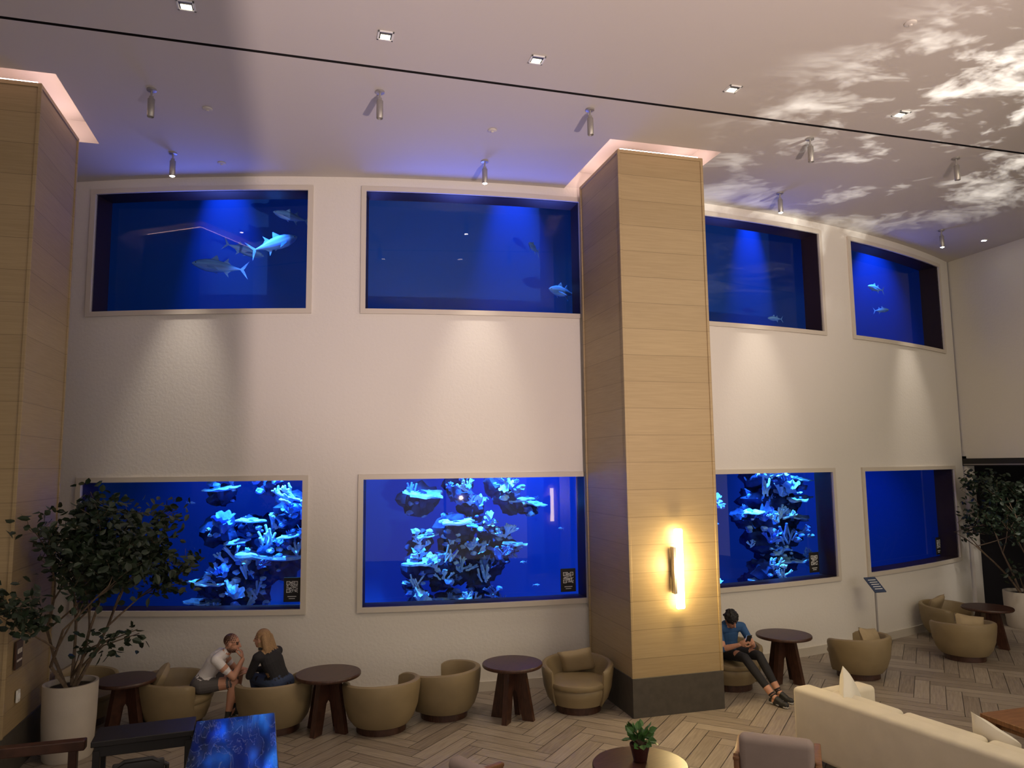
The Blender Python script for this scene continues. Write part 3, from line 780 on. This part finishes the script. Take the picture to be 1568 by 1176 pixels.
bm=bmesh.new();rt=Matrix.Rotation(math.radians(40),3,'X');rbox(bm,(0,0,1.15),(.24,.34,.02),.004,1,rot=rt,mi=0)
for k in range(5): rbox(bm,Vector((0,0,1.15))+rt@Vector((0,.1-.05*k,.012)),(.16,.015,.002),0,mi=1,rot=rt)
o=finish('panel',bm,['jean','white'],parent=e);
# ------------------------------------------------------------ people
def capsule(bm,p0,r0,p1,r1,mi,n=14,flat=1.0,side=None):
    p0=Vector(p0);p1=Vector(p1);d=(p1-p0);L=d.length;d.normalize()
    if side is None: x,y=frame(d)
    else:
        x=(Vector(side)-d*Vector(side).dot(d)).normalized();y=d.cross(x)
    prof=[]
    for k in range(1,5): a=-pi/2+k*pi/8; prof.append((r0*math.sin(a),r0*math.cos(a)))
    for k in range(0,4): a=k*pi/8; prof.append((L+r1*math.sin(a),r1*math.cos(a)))
    rings=[[bm.verts.new(p0+d*t+x*r*math.cos(2*pi*i/n)+y*r*flat*math.sin(2*pi*i/n)) for i in range(n)] for t,r in prof]
    a=bm.verts.new(p0-d*r0);b=bm.verts.new(p1+d*r1)
    fs=[]
    for i in range(n): fs.append(bm.faces.new((a,rings[0][(i+1)%n],rings[0][i])));fs.append(bm.faces.new((b,rings[-1][i],rings[-1][(i+1)%n])))
    for q,s in zip(rings,rings[1:]):
        for i in range(n): fs.append(bm.faces.new((q[i],q[(i+1)%n],s[(i+1)%n],s[i])))
    for f in fs:f.material_index=mi
def hand(bm,w,d,nrm,mi,curl=.5,thumb_side=1,s=1.08):
    w=Vector(w);d=Vector(d).normalized();nrm=Vector(nrm);nrm=(nrm-d*nrm.dot(d)).normalized();sd=d.cross(nrm)*thumb_side
    R3=Matrix((d,sd,nrm)).transposed()
    ell(bm,w+d*.05*s,(.052*s,.040*s,.016*s),mi,R3,2)
    for i,(off,L) in enumerate(((.030,.075),(.010,.083),(-.010,.078),(-.029,.062))):
        p=w+d*.088*s+sd*off*s;ang=curl*.6;seg=[.45,.30,.25]
        r=.0092*s
        for k in range(3):
            dd=d*math.cos(ang)+nrm*math.sin(ang);q=p+dd*L*seg[k]*s
            capsule(bm,p,r,q,r*.9,mi,8);p=q;r*=.92;ang+=curl*(1.0-.1*i)
    p=w+d*.03*s+sd*.032*s
    for k,(l) in enumerate((.04,.032,.026)):
        dd=(d*(.65+.15*k)+sd*(.7-.3*k)+nrm*(.25+.2*k*curl)).normalized();q=p+dd*l*s;capsule(bm,p,.0115*s,q,.010*s,mi,8);p=q
def person(name,J,mats,hair,beard=False,hands=None,shorts=False,sleeve=.5,dz=0.0):
    V={k:Vector(v) for k,v in J.items()}
    for k in V:
        if k[:2] not in('kn','an','to') and k!='face' or k=='neck': V[k].z+=dz
    bm=bmesh.new()
    C=V
    sd=(C['shR']-C['shL']);sd.normalize()
    pel,ch,nk=C['pel'],C['chest'],C['neck']
    mid=(pel+ch)/2
    capsule(bm,pel-sd*.07,.125,pel+sd*.07,.125,2,18,.95)
    capsule(bm,pel,.155,mid,.150,1,20,.72,sd)
    capsule(bm,mid,.150,ch,.175,1,20,.68,sd)
    capsule(bm,ch,.170,nk*.7+ch*.3,.11,1,20,.66,sd)
    for S in 'LR':
        sh,el,wr=C['sh'+S],C['el'+S],C['wr'+S]
        capsule(bm,nk*.75+ch*.25,.075,sh,.066,1)
        capsule(bm,ch*.6+nk*.4,.10,sh,.062,1)
        cut=sh.lerp(el,sleeve if sleeve<1 else 1)
        r1=.060-.018*(sleeve if sleeve<1 else 1)
        capsule(bm,sh,.062,cut,r1+.006,1)
        if sleeve<1: capsule(bm,cut,.047,el,.042,0)
        m=1 if sleeve>=1.5 else 0
        fm=el.lerp(wr,.3);capsule(bm,el,.042,fm,.044,m);capsule(bm,fm,.044,wr,.028,m)
        hp,kn,an,to=C['hip'+S],C['kn'+S],C['an'+S],C['to'+S]
        capsule(bm,pel,.12,hp,.098,2)
        if shorts:
            c=hp.lerp(kn,.82);capsule(bm,hp,.100,c,.078,2);capsule(bm,c,.062,kn,.058,0)
            cf=kn.lerp(an,.33);capsule(bm,kn,.056,cf,.058,0);capsule(bm,cf,.058,an,.036,0)
        else:
            capsule(bm,hp,.098,kn,.066,2);cf=kn.lerp(an,.33);capsule(bm,kn,.064,cf,.063,2);capsule(bm,cf,.063,an.lerp(kn,.08),.047,2);capsule(bm,an.lerp(kn,.1),.036,an,.036,0)
        heel=an+(an-to).normalized()*.04;heel.z=to.z+.01
        capsule(bm,heel,.040,to,.040,3,12);capsule(bm,an,.042,an.lerp(to,.6)+Vector((0,0,-.01)),.040,3)
        capsule(bm,heel-Vector((0,0,.022)),.034,to-Vector((0,0,.022)),.036,7,12,.6,(to-heel).cross(Vector((0,0,1))))
    hd=C['head'];fd=Vector(J['face']).normalized();up=(hd-nk);up=(up-fd*up.dot(fd)).normalized();rt=fd.cross(up)
    R3=Matrix((rt,fd,up)).transposed()
    def hp_(x,y,z): return hd+rt*x+fd*y+up*z
    capsule(bm,nk-up*.03,.062,hd-up*.05-fd*.02,.056,0)
    ell(bm,hp_(0,-.012,.03),(.077,.097,.092),0,R3);ell(bm,hp_(0,.022,-.035),(.060,.072,.080),0,R3)
    ell(bm,hp_(0,.055,-.085),(.030,.028,.024),4 if beard else 0,R3,2)
    capsule(bm,hp_(0,.088,.022),.010,hp_(0,.112,-.022),.015,0,8);ell(bm,hp_(.012,.1,-.026),(.009,)*3,0,sub=1);ell(bm,hp_(-.012,.1,-.026),(.009,)*3,0,sub=1)
    ell(bm,hp_(0,.089,-.052),(.024,.010,.009),6,R3,2)
    for s in (-1,1):
        ell(bm,hp_(s*.079,-.005,-.005),(.012,.022,.034),0,R3,2)
        ell(bm,hp_(s*.032,.078,.012),(.014,.010,.008),5,R3,2)
        capsule(bm,hp_(s*.018,.087,.034),.006,hp_(s*.048,.074,.034),.005,4,6)
    if beard:
        ell(bm,hp_(0,.022,-.062),(.060,.070,.050),4,R3)
    if hair=='short':
        ell(bm,hp_(0,-.026,.045),(.082,.094,.088),4,R3)
    elif hair=='long':
        ell(bm,hp_(0,-.022,.040),(.088,.100,.095),4,R3)
        for off in (-.07,-.04,0,.04,.07):
            p=hp_(off,-.07,.02);q=hp_(off*1.25,-.115,-.12);r=q+Vector((0,0,-.30))+sd*off*.4-fd*.05
            capsule(bm,p,.048,q,.046,4,10);capsule(bm,q,.046,r,.024,4,10)
        for s in (-1,1): capsule(bm,hp_(s*.074,-.01,.03),.03,hp_(s*.085,-.03,-.14),.028,4,10)
    else:
        ell(bm,hp_(0,-.02,.045),(.10,.108,.10),4,R3)
        for _ in range(60):
            a=random.random()*2*pi;b=U_(-.1,1.4)
            ell(bm,hp_(.095*math.cos(a)*math.cos(b),-.03+.10*math.sin(a)*math.cos(b),.04+.10*math.sin(b)),(.022,)*3,4,sub=1)
    for (wk,d,nr,cu,ts) in hands: hand(bm,C[wk],d,nr,0,cu,ts)
    bmesh.ops.recalc_face_normals(bm,faces=bm.faces)
    pts=[(f.calc_center_median(),f.material_index) for f in bm.faces]
    kd=KDTree(len(pts))
    for i,(c,m) in enumerate(pts): kd.insert(c,i)
    kd.balance()
    me=bpy.data.meshes.new(name);bm.to_mesh(me);bm.free()
    ob=bpy.data.objects.new(name,me);COL.objects.link(ob)
    md=ob.modifiers.new('r','REMESH');md.mode='VOXEL';md.voxel_size=.0065
    sm=ob.modifiers.new('s','SMOOTH');sm.factor=.5;sm.iterations=2
    dg=bpy.context.evaluated_depsgraph_get();me2=bpy.data.meshes.new_from_object(ob.evaluated_get(dg))
    ob.modifiers.clear();ob.data=me2;me2.materials.clear()
    for k in mats: me2.materials.append(M[k])
    for p in me2.polygons:
        p.use_smooth=True
        _,i,_=kd.find(p.center);p.material_index=pts[i][1]
    return ob
person('seated_man',dict(
 pel=(-1.22,10.85,.58),chest=(-1.05,10.83,.84),neck=(-.93,10.80,.96),head=(-.84,10.78,1.07),face=(1,-.25,-.12),
 shL=(-1.0,11.01,.92),shR=(-1.02,10.60,.92),elL=(-.82,11.05,.69),elR=(-.80,10.60,.68),wrL=(-.62,10.95,.66),wrR=(-.70,10.70,.88),
 hipL=(-1.2,10.96,.57),hipR=(-1.2,10.73,.57),knL=(-.76,11.02,.54),knR=(-.80,10.66,.54),anL=(-.83,11.02,.10),anR=(-.86,10.64,.10),toL=(-.66,11.00,.045),toR=(-.69,10.60,.045)),
 ['skin','tee','shorts','shoe','hairb','eye','lip','sole'],'short',True,
 [('wrL',(1,-.3,-.3),(0,-.3,-1),.5,1),('wrR',(-.15,.25,.9),(-1,.3,.1),.9,1)],True,sleeve=.55,dz=-.07)
person('seated_woman',dict(
 pel=(-.20,10.50,.58),chest=(-.32,10.54,.85),neck=(-.40,10.58,1.0),head=(-.46,10.62,1.13),face=(-.9,.45,-.05),
 shL=(-.50,10.42,.94),shR=(-.26,10.73,.94),elL=(-.60,10.50,.70),elR=(-.40,10.90,.68),wrL=(-.62,10.74,.68),wrR=(-.58,10.88,.68),
 hipL=(-.28,10.43,.57),hipR=(-.18,10.62,.57),knL=(-.55,10.72,.56),knR=(-.44,10.92,.56),anL=(-.48,10.94,.12),anR=(-.36,11.12,.10),toL=(-.54,11.10,.045),toR=(-.44,11.28,.045)),
 ['skin2','blackc','jean','shoe','blond','eye','lip','sole'],'long',False,
 [('wrL',(-.6,.6,0),(0,0,-1),.5,1),('wrR',(-.8,.2,0),(0,0,-1),.5,-1)],False,sleeve=1.6,dz=-.06)
person('seated_person_with_phone',dict(
 pel=(6.2,10.16,.58),chest=(6.19,10.14,.85),neck=(6.17,10.07,.98),head=(6.16,9.98,1.05),face=(.1,-.8,-.65),
 shL=(6.40,10.09,.92),shR=(5.98,10.07,.92),elL=(6.45,9.90,.68),elR=(5.93,9.86,.68),wrL=(6.30,9.70,.76),wrR=(6.10,9.70,.76),
 hipL=(6.31,10.08,.57),hipR=(6.09,10.08,.57),knL=(6.38,9.64,.55),knR=(6.12,9.60,.55),anL=(6.48,9.36,.12),anR=(6.30,9.22,.11),toL=(6.54,9.18,.045),toR=(6.36,9.04,.045)),
 ['skin','bluec','blackc','shoe','hairk','eye','lip','sole'],'curly',False,
 [('wrL',(-.5,-.5,.4),(-.6,.3,.3),.8,1),('wrR',(.5,-.5,.4),(.6,.3,.3),.8,-1)],False,sleeve=1.0,dz=-.05)
bm=bmesh.new();rbox(bm,(6.2,9.62,.79),(.08,.012,.16),.004,2,mi=0,rot=Matrix.Rotation(.5,3,'X'));rbox(bm,(6.2,9.628,.795),(.07,.004,.145),0,mi=1,rot=Matrix.Rotation(.5,3,'X'))
finish('smartphone',bm,['black','screen'])
# ------------------------------------------------------------ room lights
w=bpy.data.worlds.new('world');scene.world=w;w.use_nodes=True
w.node_tree.nodes['Background'].inputs[0].default_value=(1.0,.88,.80,1);w.node_tree.nodes['Background'].inputs[1].default_value=.88
def area(name,loc,tgt,e,col,sx,sy):
    l=bpy.data.lights.new(name,'AREA');l.shape='RECTANGLE';l.size=sx;l.size_y=sy;l.energy=e;l.color=col
    o=bpy.data.objects.new(name,l);COL.objects.link(o);o.location=loc;o.rotation_euler=(Vector(tgt)-Vector(loc)).to_track_quat('-Z','Y').to_euler();return o
area('lobby_fill_light',(8.5,2,7.5),(8,10,0),240,(1,.84,.56),5,2)  # area light added out of view as general fill
l=bpy.data.lights.new('sconce_lamp','POINT');l.energy=40;l.color=(1,.72,.32);l.shadow_soft_size=.08;o=bpy.data.objects.new('sconce_lamp',l);COL.objects.link(o);o.location=(4.93,9.05,1.9)
spot('plant_fill_light',(12.9,10.2,3.1),(13.95,11.85,1.6),70,(1,.9,.8),70,.8,.1)  # spot added to brighten the right ficus, no fixture there
# pink uplight; an unseen panel added beside it cuts the wash off along a straight line on the ceiling
spot('pink_uplight',(2.5,-1.0,2.3),(3.2,8.6,7.8),2500,(1.0,.77,.72),72,.6,.03)
bm=bmesh.new();rbox(bm,(2.0,.3,1.56),(.06,1.0,3.12),.005,1);rbox(bm,(2.0,.3,.06),(.3,1.0,.12),.005,1);finish('wash_cutoff_panel',bm,['plaster'])
spot('lavender_uplight',(1,4,2.0),(-.5,10.2,7.8),170,(.72,.64,1.0),80,1.0,.1)
# rippling light projector
g=spot('ripple_projector',(8.8,3.4,1.6),(9.2,7.0,7.8),6800,(1.0,.98,.92),66,.8,.01)
l=g.data;l.use_nodes=True;nt=l.node_tree;em=nt.nodes['Emission']
tc=nt.nodes.new('ShaderNodeTexCoord');mp=nt.nodes.new('ShaderNodeMapping');mp.inputs['Scale'].default_value=(2.6,4.2,2.4);mp.inputs['Location'].default_value=(.3,.5,0)
n1=nt.nodes.new('ShaderNodeTexNoise');n1.inputs['Scale'].default_value=3.2;n1.inputs['Detail'].default_value=5;n1.inputs['Roughness'].default_value=.65;n1.inputs['Distortion'].default_value=.35
n0=nt.nodes.new('ShaderNodeTexNoise');n0.inputs['Scale'].default_value=1.1;n0.inputs['Detail'].default_value=1
ad=nt.nodes.new('ShaderNodeMath');ad.operation='MULTIPLY_ADD';ad.inputs[1].default_value=.45
r=nt.nodes.new('ShaderNodeValToRGB');r.color_ramp.elements[0].position=.70;r.color_ramp.elements[0].color=(0,0,0,1);r.color_ramp.elements[1].position=.98;r.color_ramp.elements[1].color=(1,1,1,1)
L=nt.links.new
L(tc.outputs['Normal'],mp.inputs[0]);L(mp.outputs[0],n1.inputs['Vector']);L(mp.outputs[0],n0.inputs['Vector']);L(n0.outputs['Fac'],ad.inputs[0]);L(n1.outputs['Fac'],ad.inputs[2]);L(ad.outputs[0],r.inputs[0]);L(r.outputs[0],em.inputs['Color'])
